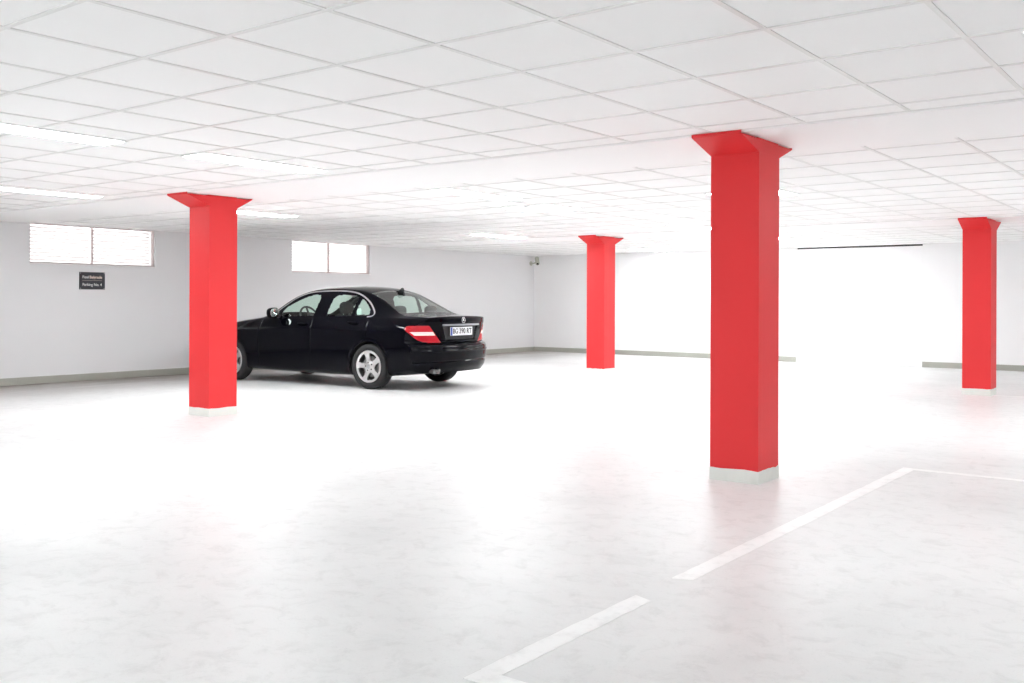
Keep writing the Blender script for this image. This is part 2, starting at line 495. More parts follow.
# ------------------------------------------------------------------ wall sign
sg = thing('wall_sign', 'small dark parking sign fixed on the wall under the window', 'sign', (XL + .001, 7.915, 1.518))
bm = bmesh.new(); box(bm, 0, .012, -.205, .205, -.131, .131, bevel=.002)
obj('sign_board', bm, M_sign, sg)
# text plane: x = +Y(world) , y = +Z , normal +X
def Mtext(y, z): return Matrix(((0, 0, 1, .0125), (1, 0, 0, y), (0, 1, 0, z), (0, 0, 0, 1)))
text_mesh('lettering', 'Feel', .060, M_white, sg, Mtext(-.156, .054), 0.0002, width=.094)
text_mesh('lettering', 'Belgrade', .060, M_cream, sg, Mtext(-.044, .054), 0.0010, width=.200)
text_mesh('lettering', 'Parking No. 4', .060, M_white, sg, Mtext(-.156, -.060), 0.0002, width=.308)
bm = bmesh.new(); box(bm, .0122, .0132, -.16, .15, .004, .0065)
obj('underline', bm, M_cream, sg)
for yy in (-.19, .19):
    for zz in (-.116, .116):
        bm = bmesh.new(); box(bm, .012, .0145, yy - .005, yy + .005, zz - .005, zz + .005, bevel=.001)
        obj('screw', bm, M_lframe, sg)

# ------------------------------------------------------------------ security camera
cc = thing('mounted_security_camera', 'small beige security camera on a bracket high in the room corner', 'camera', (XL + .001, 19.297, 2.16))
bm = bmesh.new(); lathe(bm, [(.001, 0), (.055, 0), (.055, .012), (.03, .022), (.001, .022)], 'x', 24)
obj('wall_plate', bm, M_cam, cc, True, 40)
bm = bmesh.new(); tube(bm, [(.02, 0, 0), (.11, -.01, .0), (.20, -.03, .05)], .014, 12)
obj('arm', bm, M_cam, cc, True)
hd = Vector((.50, -.52, -.69)).normalized()
side = hd.cross(Vector((0, 0, 1))).normalized(); up = side.cross(hd)
Mh = Matrix((( hd.x, side.x, up.x, .215), (hd.y, side.y, up.y, -.03), (hd.z, side.z, up.z, .055), (0, 0, 0, 1)))
bm = bmesh.new(); lathe(bm, [(.001, -.12), (.040, -.115), (.046, -.095), (.046, .10), (.042, .112), (.036, .105), (.001, .105)], 'x', 28)
bm.transform(Mh); hs = obj('housing', bm, M_cam, cc, True, 40)
bm = bmesh.new(); lathe(bm, [(.001, .112), (.018, .112), (.028, .107), (.028, .1055), (.001, .1055)], 'x', 24)
bm.transform(Mh); obj('lens', bm, M_lens, cc, True)
bm = bmesh.new(); N_ = 14
ra = []
for k in range(N_ + 1):
    a = PI * k / N_
    ra.append([bm.verts.new((xx, rr * math.cos(a), rr * math.sin(a))) for xx in (-.105, .13) for rr in (.050, .053)])
for A, B in zip(ra, ra[1:]):
    for i, j in ((0, 2), (2, 3), (3, 1), (1, 0)): bm.faces.new((A[i], A[j], B[j], B[i]))
bm.faces.new((ra[0][0], ra[0][1], ra[0][3], ra[0][2])); bm.faces.new((ra[-1][2], ra[-1][3], ra[-1][1], ra[-1][0]))
bmesh.ops.recalc_face_normals(bm, faces=bm.faces[:])
bm.transform(Mh); obj('sunshield', bm, M_cam, cc, True, 40)

# ------------------------------------------------------------------ the car
# car frame: x forward from the rear axle, y to the driver's side, z up (metres)
M_paint = mat('black_car_paint', (.0015, .0015, .0035), .3, spec=.0, coat=1.0, coat_rough=.02)
M_paint.node_tree.nodes['Principled BSDF'].inputs['Coat IOR'].default_value = 1.21
M_trimblk = mat('black_gloss_trim', (.010, .010, .011), .25, coat=.5)
M_plastic = mat('black_plastic', (.018, .018, .019), .55)
M_rubber = mat('tyre_rubber', (.022, .022, .023), .75, spec=.3, bump=.1, bscale=120)
M_alloy = mat('silver_alloy', (.62, .62, .62), .32, metal=.85)
M_chrome = mat('bright_chrome', (.80, .80, .82), .12, metal=1.0)
M_silver = mat('satin_silver_strip', (.50, .51, .53), .3, metal=.9)
M_steel = mat('brake_steel', (.22, .22, .22), .45, metal=.8)
M_redlens = mat('red_lamp_lens', (.44, .006, .016), .15, spec=.25, coat=.25)
M_whitelens = mat('pale_lamp_lens', (.78, .62, .60), .15, coat=1.0)
M_headlens = mat('clear_lamp_lens', (.55, .57, .60), .1, metal=.4, coat=1.0)
M_plate = mat('white_number_plate', (.82, .83, .85), .4)
M_blue = mat('blue_plate_band', (.05, .10, .40), .4)
M_seat = mat('dark_seat_cloth', (.014, .014, .016), .85, noise=.2, nscale=40)
M_dash = mat('dark_dashboard', (.030, .030, .034), .6)
M_carglass = glass('green_tinted_glass', (.79, .91, .85), 1.6)
M_rearglass = glass('rear_window_glass', (.79, .91, .85), 2.3)
M_mirror = mat('mirror_glass', (.80, .90, .87), .03, metal=1.0)

car = thing('car', 'shiny black four door saloon car parked by the wall, half behind a red column', 'car', (-9.765, 10.358, 0), math.radians(184.49))

def tab(pairs):
    a = np.array(pairs, float); xs_, vs_ = a[:, 0], a[:, 1]
    # monotone cubic through the table
    h = np.diff(xs_); d = np.diff(vs_) / h
    m = np.zeros_like(vs_); m[0], m[-1] = d[0], d[-1]
    for i in range(1, len(d)):
        if d[i - 1] * d[i] > 0:
            w1, w2 = 2 * h[i] + h[i - 1], h[i] + 2 * h[i - 1]
            m[i] = (w1 + w2) / (w1 / d[i - 1] + w2 / d[i])
    def f(x):
        x = np.clip(np.asarray(x, float), xs_[0], xs_[-1])
        i = np.clip(np.searchsorted(xs_, x) - 1, 0, len(h) - 1)
        t = (x - xs_[i]) / h[i]
        return ((2 * t**3 - 3 * t**2 + 1) * vs_[i] + (t**3 - 2 * t**2 + t) * h[i] * m[i]
                + (-2 * t**3 + 3 * t**2) * vs_[i + 1] + (t**3 - t**2) * h[i] * m[i + 1])
    return f

ztop = tab([(-1.05, 1.008), (-.95, 1.018), (-.8, 1.026), (-.6, 1.036), (-.45, 1.046), (-.38, 1.066), (-.2, 1.166), (0, 1.272), (.15, 1.345), (.25, 1.385), (.4, 1.420),
            (.6, 1.440), (.9, 1.447), (1.2, 1.440), (1.45, 1.414), (1.6, 1.380), (1.8, 1.300), (2.0, 1.200), (2.2, 1.090), (2.34, 1.012), (2.45, .992),
            (2.7, .962), (3.0, .916), (3.2, .872), (3.35, .822), (3.46, .770), (3.55, .70)])
zrail = tab([(-1.05, .990), (-.8, 1.006), (-.6, 1.016), (-.48, 1.026), (-.36, 1.056), (-.2, 1.135), (0, 1.235), (.15, 1.300), (.3, 1.348), (.5, 1.382), (.9, 1.398),
             (1.2, 1.386), (1.4, 1.352), (1.586, 1.292), (1.75, 1.212), (1.9, 1.118), (2.05, 1.030), (2.2, .978), (2.4, .950), (2.7, .915), (3.0, .872), (3.2, .828), (3.4, .765), (3.55, .68)])
yrail = tab([(-1.05, .60), (-.8, .655), (-.6, .665), (-.36, .635), (-.2, .600), (0, .572), (.3, .560), (.9, .570), (1.3, .590), (1.586, .630), (1.75, .660), (1.9, .690), (2.05, .715), (2.2, .725), (2.6, .715), (3.0, .68), (3.3, .62), (3.55, .54)])
zbelt = tab([(-1.05, .960), (-.8, .975), (-.5, .988), (-.2, .996), (.2, 1.000), (.9, .992), (1.5, .982), (2.0, .968), (2.2, .955), (2.45, .925), (2.8, .885), (3.1, .845), (3.3, .80), (3.55, .66)])
ybelt = tab([(-1.05, .64), (-.8, .705), (-.5, .752), (-.2, .775), (.2, .785), (.9, .790), (1.5, .788), (2.0, .778), (2.3, .772), (2.8, .768), (3.1, .735), (3.3, .68), (3.55, .58)])
wmax = tab([(-1.05, .70), (-.9, .795), (-.8, .828), (-.6, .858), (-.3, .876), (0, .886), (.4, .880), (1.0, .878), (1.6, .878), (2.2, .880), (2.76, .886), (3.0, .872), (3.2, .835), (3.4, .765), (3.55, .67)])
zbot = tab([(-1.05, .265), (-.9, .240), (-.6, .212), (-.3, .185), (.3, .160), (1.4, .162), (2.4, .170), (2.9, .190), (3.2, .190), (3.55, .20)])
zcrease = tab([(-1.05, .80), (-.4, .850), (.4, .846), (1.2, .838), (2.2, .800), (2.8, .745), (3.55, .60)])
xrear = tab([(.21, -.915), (.26, -.955), (.33, -1.005), (.42, -1.028), (.52, -1.038), (.575, -1.038), (.61, -1.028), (.637, -1.005), (.650, -.972), (.68, -.966), (.80, -.970), (.89, -.978), (.94, -.990), (.985, -.990), (1.005, -.978), (1.02, -.962), (1.05, -.95)])
xfront = tab([(.18, 3.40), (.24, 3.47), (.34, 3.515), (.45, 3.535), (.55, 3.540), (.62, 3.525), (.70, 3.49), (.76, 3.45), (.80, 3.40)])
def plan_r(y): a = np.abs(y) / .8; return .115 * a**2 + .125 * a**8
def plan_f(y): a = np.abs(y) / .8; return -.20 * a**2 - .14 * a**7

SEG = (8, 4, 8, 22, 22, 6, 6, 10, 2, 40, 44)         # samples between section control points
NT = sum(SEG) + 1
I_BOT = SEG[0]; I_BELT = sum(SEG[:9]); I_RAIL = I_BELT + SEG[9]
def section(x):
    """(n, NT, 2) half sections"""
    x = np.atleast_1d(x)
    zb, W, zc, yb, zl, yr, zr, zt = zbot(x), wmax(x), zcrease(x), ybelt(x), zbelt(x), yrail(x), zrail(x), ztop(x)
    P = [(0 * x, zb), (.82 * W, zb), (.945 * W, zb + .04), (.982 * W, zb + .15), (W, .54 + 0 * x), (W - .004, zc - .035), (W - .012, zc), (W - .026, zc + .035), (yb + .016, zl - .014), (yb, zl), (yr, zr), (0 * x, zt)]
    P = np.stack([np.stack(p, -1) for p in P], 1)
    out = []
    n = len(SEG)
    for k in range(n):
        a, b = P[:, k], P[:, k + 1]
        t = (np.arange(SEG[k]) / SEG[k])[None, :, None]
        if k in (2, 3, 4, 6):
            m0 = (P[:, k + 1] - P[:, k - 1]) * .5; m1 = (P[:, k + 2] - P[:, k]) * .5
            la = np.linalg.norm(b - a, axis=1, keepdims=True)
            def lim(m): 
                l = np.linalg.norm(m, axis=1, keepdims=True) + 1e-9
                return m / l * np.minimum(l, la * 1.1)
            m0, m1 = lim(m0), lim(m1)
            m0, m1, a_, b_ = m0[:, None], m1[:, None], a[:, None], b[:, None]
            q = (2 * t**3 - 3 * t**2 + 1) * a_ + (t**3 - 2 * t**2 + t) * m0 + (-2 * t**3 + 3 * t**2) * b_ + (t**3 - t**2) * m1
        elif k == 9:      # side glass, slightly bowed
            q = a[:, None] * (1 - t) + b[:, None] * t
            bow = (np.clip((zr - zl) / .4, 0, 1) * .022)[:, None] * (4 * t[..., 0] * (1 - t[..., 0]))
            q = q.copy(); q[..., 0] += bow
        elif k == 10:
            y = a[:, None, 0] * (1 - t[..., 0])
            q = np.stack([y, a[:, None, 1] + (zt - zr)[:, None] * (1 - (1 - t[..., 0])**2.4)], -1)
        else:
            q = a[:, None] * (1 - t) + b[:, None] * t
        out.append(q)
    out.append(P[:, -1:])
    R = np.concatenate(out, 1)
    # soften corners of the ring (sill, shoulder, roof rail)
    for it in range(7):
        S = R.copy()
        S[:, 3:-3] = (R[:, 2:-4] + 2 * R[:, 3:-3] + R[:, 4:-2]) / 4
        R = S
    return R
XS = np.linspace(-1.05, 3.55, 921)
RINGS = section(XS)
def sec_at(x):
    """x: array (..., NT) -> y,z at every ring index"""
    f = np.clip((x - XS[0]) / (XS[1] - XS[0]), 0, len(XS) - 1.001); i = f.astype(int); t = f - i
    k = np.broadcast_to(np.arange(NT), x.shape)
    q = RINGS[i, k] * (1 - t)[..., None] + RINGS[i + 1, k] * t[..., None]
    return q[..., 0], q[..., 1]
def end_x(prof, plan, x0):
    x = np.full(NT, x0)
    for _ in range(60):
        y, z = sec_at(x); x = .5 * x + .5 * (prof(z) + plan(y))
    return x
xe_r = end_x(xrear, plan_r, -.85); xe_f = end_x(xfront, plan_f, 3.3)
mid = np.arange(-.38, 2.95, .0105)
lr = np.linspace(0, 1, 62)[:-1]; lf = np.linspace(0, 1, 62)[1:]
XG = np.concatenate([xe_r[None] * (1 - lr)[:, None] + mid[0] * lr[:, None], np.repeat(mid[:, None], NT, 1), mid[-1] * (1 - lf)[:, None] + xe_f[None] * lf[:, None]], 0)
YG, ZG = sec_at(XG)
YG[:, 0] = 0; YG[:, -1] = 0

# door shut lines: one grid column pressed in
for xg, za, zb_ in ((1.11, .285, .97), (2.17, .285, .94), (.045, .72, .985)):
    i = len(lr) + int(np.argmin(np.abs(mid - xg)))
    YG[i] -= np.where((ZG[i] > za) & (ZG[i] < zb_) & (YG[i] > .6), .007, 0)
# wheel-arch snapping: verts close to the arch circle are moved on to it
ARCH = [(0.0, .328, .341), (2.76, .328, .341)]
for (ax, az, ar) in ARCH:
    dx, dz = XG - ax, ZG - az; d = np.hypot(dx, dz)
    mk = (YG > .60) & (np.abs(d - ar) < .0066)
    XG = np.where(mk, ax + dx * ar / np.maximum(d, 1e-6), XG); ZG = np.where(mk, az + dz * ar / np.maximum(d, 1e-6), ZG)
    # flared lip round the arch
    YG = YG + np.where((YG > .60) & (ZG > .2), .010 * np.exp(-((d - ar - .012) / .022)**2), 0)

def cap_grid(xe, prof, plan, rows):
    y1, z1 = sec_at(xe); nk = 76
    k = (np.arange(nk + 1) / nk)[::-1][:, None]
    r = np.arange(I_BOT, I_RAIL + 1)
    y = k * y1[None, r]
    crown = z1[-1] - z1[I_RAIL]
    wz = np.clip((z1[r] - .86) / (z1[I_RAIL] - .86), 0, 1)[None]
    z = z1[None, r] + (1 - k**2.4) * crown * wz**2
    x = prof(z) + plan(y)
    return x, y, z
cr = cap_grid(xe_r, xrear, plan_r, None); cf = cap_grid(xe_f, xfront, plan_f, None)

REC_Z0, REC_Z1 = .690, .884
def rec_half(z): return .335 + (z - REC_Z0) / (REC_Z1 - REC_Z0) * .08
# plate recess in the boot lid
x, y, z = cr
ins = (z > REC_Z0) & (z < REC_Z1) & (np.abs(y) < rec_half(z))
x = np.where(ins, x + .028, x)
# crease along the bumper
x = x - .014 * np.exp(-((z - .545) / .012)**2) + .010 * np.exp(-((z - .400) / .010)**2)
cr = (x, y, z)

def quads(nx, nt, off=0):
    i = np.arange(nx - 1)[:, None]; j = np.arange(nt - 1)[None]
    a = off + i * nt + j
    return np.stack([a, a + nt, a + nt + 1, a + 1], -1).reshape(-1, 4)
V = []; F = []; K = []; TI = []; off = 0
for kind, (gx, gy, gz) in enumerate(((XG, YG, ZG), cr, cf)):
    nx, nt = gx.shape
    for sgn in (1, -1):
        V.append(np.stack([gx, sgn * gy, gz], -1).reshape(-1, 3))
        q = quads(nx, nt, off); off += nx * nt
        tj = np.tile(np.arange(nt - 1), nx - 1)
        if kind == 1: flip = (sgn < 0)
        else: flip = (sgn > 0)
        if kind == 2: flip = not flip if False else flip
        F.append(q[:, ::-1] if flip else q); K.append(np.full(len(q), kind)); TI.append(tj if kind == 0 else tj + I_BOT)
V = np.concatenate(V); F = np.concatenate(F); K = np.concatenate(K); TI = np.concatenate(TI)
Cc = V[F].mean(1); X, Yc, Z = Cc[:, 0], Cc[:, 1], Cc[:, 2]; A = np.abs(Yc)

def inpoly(px, py, poly):
    c = np.zeros(len(px), bool); n = len(poly); j = n - 1
    for i in range(n):
        xi, yi = poly[i]; xj, yj = poly[j]
        c ^= ((yi > py) != (yj > py)) & (px < (xj - xi) * (py - yi) / (yj - yi + 1e-12) + xi)
        j = i
    return c
def dpoly(px, py, pl):
    d = np.full(len(px), 9.)
    for (xa, ya), (xb, yb) in zip(pl, pl[1:]):
        t = np.clip(((px - xa) * (xb - xa) + (py - ya) * (yb - ya)) / ((xb - xa)**2 + (yb - ya)**2), 0, 1)
        d = np.minimum(d, np.hypot(px - xa - t * (xb - xa), py - ya - t * (yb - ya)))
    return d
def smooth_pl(pl, n=2):
    for _ in range(n):
        q = [pl[0]]
        for a, b in zip(pl, pl[1:]):
            q += [(a[0] * .75 + b[0] * .25, a[1] * .75 + b[1] * .25), (a[0] * .25 + b[0] * .75, a[1] * .25 + b[1] * .75)]
        pl = q + [pl[-1]]
    return pl
G_F = [(1.79, 1.045), (1.718, 1.130), (1.544, 1.213), (1.348, 1.289), (1.215, 1.316), (1.125, 1.308), (1.085, 1.270), (1.12, 1.012), (1.45, 1.004), (1.78, .998)]
G_R = [(.868, 1.010), (.835, 1.250), (.80, 1.290), (.753, 1.308), (.539, 1.311), (.437, 1.297), (.372, 1.278), (.402, 1.012)]
G_Q = [(.335, 1.016), (.308, 1.262), (.22, 1.208), (.095, 1.104), (.080, 1.040), (.13, 1.016)]
DLO = smooth_pl([(1.90, 1.075), (1.73, 1.180), (1.59, 1.270), (1.40, 1.336), (1.207, 1.364), (.811, 1.374), (.529, 1.358), (.345, 1.312), (.164, 1.215), (.045, 1.112), (-.010, 1.050), (.012, 1.012), (.10, 1.004)])

name = np.full(len(F), 'body_shell', dtype='U24')
loft = K == 0
under = loft & (TI < I_BOT); lower = loft & (TI >= I_BOT) & (TI < I_BELT); sideg = loft & (TI >= I_BELT) & (TI < I_RAIL); top = loft & (TI >= I_RAIL)
name[under] = 'underbody'
bseam = np.where(Z < .97, 1.11, 1.11 - (Z - .97) * .42)
fseam = np.where(Z < .95, 2.17, 2.17 - (Z - .95) * 1.6)
side_any = (lower | sideg) & (Z > .285)
near_rail = sideg & (dpoly(X, Z, DLO) > .012) & ~inpoly(X, Z, DLO + [(1.9, .9)])
arch_d = np.hypot(X, Z - .33)
fd = side_any & (X > bseam + .004) & (X < fseam) & ~near_rail
rd = side_any & (X < bseam - .004) & (X > np.maximum(.03, np.where(Z < .70, .05, .03))) & (arch_d > .395) & ~near_rail
name[fd] = 'front_door'; name[rd] = 'rear_door'
name[sideg & inpoly(X, Z, G_F)] = 'front_side_glass'
name[sideg & inpoly(X, Z, G_R)] = 'rear_side_glass'
name[sideg & inpoly(X, Z, G_Q)] = 'quarter_glass'
yr_f = yrail(X)
ws_in = A < yr_f - .035 - .05 * np.clip((X - 1.7) / .6, 0, 1)
name[top & (X > 1.57) & (X < 2.32)] = 'windscreen_surround'
name[top & (X > 1.61) & (X < 2.27) & ws_in] = 'windscreen'
name[top & (X > 2.335)] = 'bonnet'
name[(sideg) & (X > 2.335)] = 'bonnet'
name[top & (X < .235) & (X > -.385)] = 'body_shell'
name[top & (X < .225) & (X > -.375) & (A < yr_f - .022)] = 'rear_window'
name[top & (X >= .235) & (X <= 1.57)] = 'roof'
deck = top & (X < -.405)
name[deck & (A < yr_f + .02)] = 'boot_lid'
def tl_inner(z): return .438 + (z - .660) / (.892 - .660) * .200
rearcap = K == 1
name[rearcap] = 'boot_lid'
name[rearcap & (A > .66) & (Z > .892)] = 'body_shell'
name[rearcap & (Z < .643)] = 'rear_bumper'
TLz = (Z > .655) & (Z < .900)
x_out = np.interp(Z, [.655, .68, .72, .78, .835, .855, .90], [-.875, -.80, -.745, -.685, -.615, -.610, -.655])
tl = TLz & ((rearcap & (A > tl_inner(Z))) | lower) & (X < x_out)
band = tl & (Z > .752) & (Z < .812)
name[rearcap & (Z >= .643) & (Z <= .655)] = 'boot_seam'
name[lower & (X < -.36) & (Z < .50)] = 'rear_bumper'
name[lower & (X < -.80) & (Z < .643)] = 'rear_bumper'
fcap = K == 2
name[fcap] = 'front_bumper'
name[(lower) & (X > 3.08) & (Z < .52)] = 'front_bumper'
name[fcap & (A < .36) & (Z > .47) & (Z < .715)] = 'radiator_grille'
name[fcap & (A < .55) & (Z > .25) & (Z < .38)] = 'air_intake'
hl = ((fcap & (A > .42)) | (lower & (X > 3.02))) & (Z > .575 + .10 * (3.5 - np.clip(X, 3, 3.5))) & (Z < .735)
rec = rearcap & (Z > REC_Z0) & (Z < REC_Z1) & (A < rec_half(Z))
name[rec] = 'plate_recess'
# wheel openings
cut = np.zeros(len(F), bool)
for (ax, az, ar) in ARCH:
    cut |= (np.hypot(X - ax, Z - az) < ar - .0015) & (A > .52) & (lower | under | (K > 0))
keep = ~cut

# shallow grooves along panel seams
def groove(mask_a, mask_b):
    return None
PARTS = {}
def emit_part(pname, sel, mtl, parent, label=None, bulge=0.0, angle=50):
    f = F[sel & keep]
    if len(f) == 0: return None
    o = np_obj(pname, V, f, mtl, parent, True, angle)
    if label: o['label'] = label
    return o
L_, R_ = Yc > 0, Yc < 0
n_ = lambda s: name == s
# split the shared vertex array so that pieces can be pushed in or out on their own
seam_in = n_('boot_seam')
V2 = V.copy()
V2[np.unique(F[seam_in])] += np.array([.012, 0, 0])
Vorig = V; V = V2
body = emit_part('body_shell', n_('body_shell'), M_paint, car)
emit_part('roof', n_('roof'), M_paint, car)
emit_part('underbody', n_('underbody'), M_plastic, car)
emit_part('bonnet', n_('bonnet'), M_paint, car)
lid = emit_part('boot_lid', n_('boot_lid') | n_('boot_seam'), M_paint, car)
rb = emit_part('rear_bumper', n_('rear_bumper'), M_paint, car)
fb = emit_part('front_bumper', n_('front_bumper'), M_paint, car)
emit_part('air_intake', n_('air_intake'), M_plastic, fb)
emit_part('radiator_grille', n_('radiator_grille'), M_silver, car)
emit_part('windscreen', n_('windscreen'), M_carglass, car)
emit_part('windscreen_surround', n_('windscreen_surround'), M_trimblk, car)
emit_part('rear_window', n_('rear_window'), M_rearglass, car)
emit_part('plate_recess', n_('plate_recess'), M_plastic, lid)
doors = {}
for sn, S in (('near', L_), ('far', R_)):
    d = emit_part('front_door', n_('front_door') & S, M_paint, car); doors['f' + sn] = d
    emit_part('side_window', n_('front_side_glass') & S, M_carglass, d)
    d = emit_part('rear_door', n_('rear_door') & S, M_paint, car); doors['r' + sn] = d
    emit_part('side_window', n_('rear_side_glass') & S, M_carglass, d)
    emit_part('quarter_window', n_('quarter_glass') & S, M_carglass, d)

# wheel wells (dark inner arches)
for (ax, az, ar) in ARCH:
    for sg in (1, -1):
        bm = bmesh.new(); N_ = 40; prof = []
        for k in range(N_ + 1):
            a = -.42 + (PI + .84) * k / N_
            x_, z_ = ax + (ar - .0005) * math.cos(a), az + (ar - .0005) * math.sin(a)
            yo = float(np.interp(z_, [.2, .3, .55, .75], [.855, .868, .884, .878]))
            prof.append([bm.verts.new((x_, sg * yy, z_)) for yy in (yo, .50)])
        for p, q in zip(prof, prof[1:]): bm.faces.new((p[0], q[0], q[1], p[1]))
        bm.faces.new([p[1] for p in prof])
        obj('wheel_well', bm, M_plastic, car, True, 40)

# wheels
RW = .316
def wheel(x, sg):
    w_ = bpy.data.objects.new('wheel', None)
    # tyre
    bm = bmesh.new()
    lathe(bm, [(.224, -.085), (.234, -.098), (.262, -.104), (.292, -.098), (.309, -.084), (.315, -.060), (.3155, -.042), (.311, -.040), (.311, -.034), (.316, -.032), (.316, -.006), (.311, -.004), (.311, .004), (.316, .006),
               (.316, .032), (.311, .034), (.311, .040), (.3155, .042), (.315, .060), (.309, .084), (.292, .098), (.262, .104), (.234, .098), (.224, .085)], 'y', 96)
    tyre = obj('wheel', bm, M_rubber, car, True, 50)
    tyre.location = (x, sg * .778, RW); tyre['label'] = 'black tyre on a silver five spoke wheel'
    # alloy : polar grid with five window openings
    bm = bmesh.new()
    nr, nth = 46, 300
    rr = np.linspace(.028, .226, nr); th = np.arange(nth) / nth * 2 * PI
    face = tab([(0, .088), (.03, .088), (.055, .080), (.09, .070), (.15, .076), (.195, .086), (.212, .092), (.219, .094), (.226, .086)])
    grid = {}
    def half(r): return float(np.interp(r, [.086, .10, .145, .182, .193], [.06, .30, .395, .41, .36]))
    off0 = math.radians(41)
    def inwin(r, t):
        d = (t - off0 + PI / 5) % (2 * PI / 5) - PI / 5
        return .086 < r < .193 and abs(d) < half(r)
    def vert(i, j, back=0):
        k_ = (i, j % nth, back)
        if k_ not in grid:
            t = th[j % nth]; r = rr[i]
            y_ = float(face(r)) - (.022 if back else 0)
            grid[k_] = bm.verts.new((r * math.cos(t), sg * y_, r * math.sin(t)))
        return grid[k_]
    solid = [[not inwin((rr[i] + rr[i + 1]) / 2, th[j] + PI / nth) for j in range(nth)] for i in range(nr - 1)]
    for i in range(nr - 1):
        for j in range(nth):
            if not solid[i][j]: continue
            bm.faces.new((vert(i, j), vert(i + 1, j), vert(i + 1, j + 1), vert(i, j + 1)))
            if i > 0 and not solid[i - 1][j]: bm.faces.new((vert(i, j), vert(i, j + 1), vert(i, j + 1, 1), vert(i, j, 1)))
            if i < nr - 2 and not solid[i + 1][j]: bm.faces.new((vert(i + 1, j + 1), vert(i + 1, j), vert(i + 1, j, 1), vert(i + 1, j + 1, 1)))
            if not solid[i][(j + 1) % nth]: bm.faces.new((vert(i, j + 1), vert(i + 1, j + 1), vert(i + 1, j + 1, 1), vert(i, j + 1, 1)))
            if not solid[i][j - 1]: bm.faces.new((vert(i + 1, j), vert(i, j), vert(i, j, 1), vert(i + 1, j, 1)))
    lathe(bm, [(.226, sg * .086), (.217, sg * .06), (.212, sg * -.085), (.226, sg * -.090)], 'y', 72)
    bmesh.ops.recalc_face_normals(bm, faces=bm.faces[:])
    obj('alloy_rim', bm, M_alloy, tyre, True, 40)
    bm = bmesh.new(); lathe(bm, [(.001, sg * .094), (.022, sg * .094), (.030, sg * .090), (.031, sg * .084)], 'y', 32)
    obj('hub_cap', bm, M_silver, tyre, True, 40)
    for k in range(5):
        a = off0 + PI / 5 + k * 2 * PI / 5
        bm = bmesh.new(); lathe(bm, [(.001, sg * .084), (.009, sg * .084), (.010, sg * .081), (.010, sg * .070)], 'y', 12)
        bm.transform(Matrix.Translation((.056 * math.cos(a), 0, .056 * math.sin(a))))
        obj('wheel_bolt', bm, M_plastic, tyre, True, 40)
    bm = bmesh.new(); lathe(bm, [(.03, sg * .035), (.142, sg * .035), (.144, sg * .030), (.144, sg * .012), (.03, sg * .012)], 'y', 48)
    obj('brake_disc', bm, M_steel, tyre, True, 40)
    bm = bmesh.new(); lathe(bm, [(.001, sg * -.02), (.20, sg * -.02), (.20, sg * -.03), (.001, sg * -.03)], 'y', 48)
    obj('brake_shield', bm, M_plastic, tyre, True, 40)
for x in (0, 2.76):
    for sg in (1, -1): wheel(x, sg)

# surface position helper for fittings
def surf_y(x, z):
    y, zz = sec_at(np.full(NT, float(x))); k = np.argsort(zz[I_BOT + 4:I_RAIL]); return float(np.interp(z, zz[I_BOT + 4:I_RAIL][k], y[I_BOT + 4:I_RAIL][k]))

# chrome strip round the side windows
for sg in (1, -1):
    pl = smooth_pl(DLO, 1); bm = bmesh.new(); rings = []
    for i, (x, z) in enumerate(pl):
        a = pl[max(0, i - 1)]; b = pl[min(len(pl) - 1, i + 1)]
        tx, tz = b[0] - a[0], b[1] - a[1]; l = math.hypot(tx, tz); nx, nz = -tz / l, tx / l
        ring = []
        for w_, d_ in ((-.010, -.002), (-.008, .004), (.008, .004), (.010, -.002)):
            xx, zz = x + nx * w_, z + nz * w_
            ring.append(bm.verts.new((xx, sg * (surf_y(xx, zz) + d_), zz)))
        rings.append(ring)
    for a, b in zip(rings, rings[1:]):
        for i in range(4): bm.faces.new((a[i], a[(i + 1) % 4], b[(i + 1) % 4], b[i]))
    bm.faces.new(rings[0]); bm.faces.new(rings[-1][::-1])
    bmesh.ops.recalc_face_normals(bm, faces=bm.faces[:])
    o = obj('window_trim', bm, M_chrome, car, True, 40); o['label'] = 'bright chrome strip round the side windows'

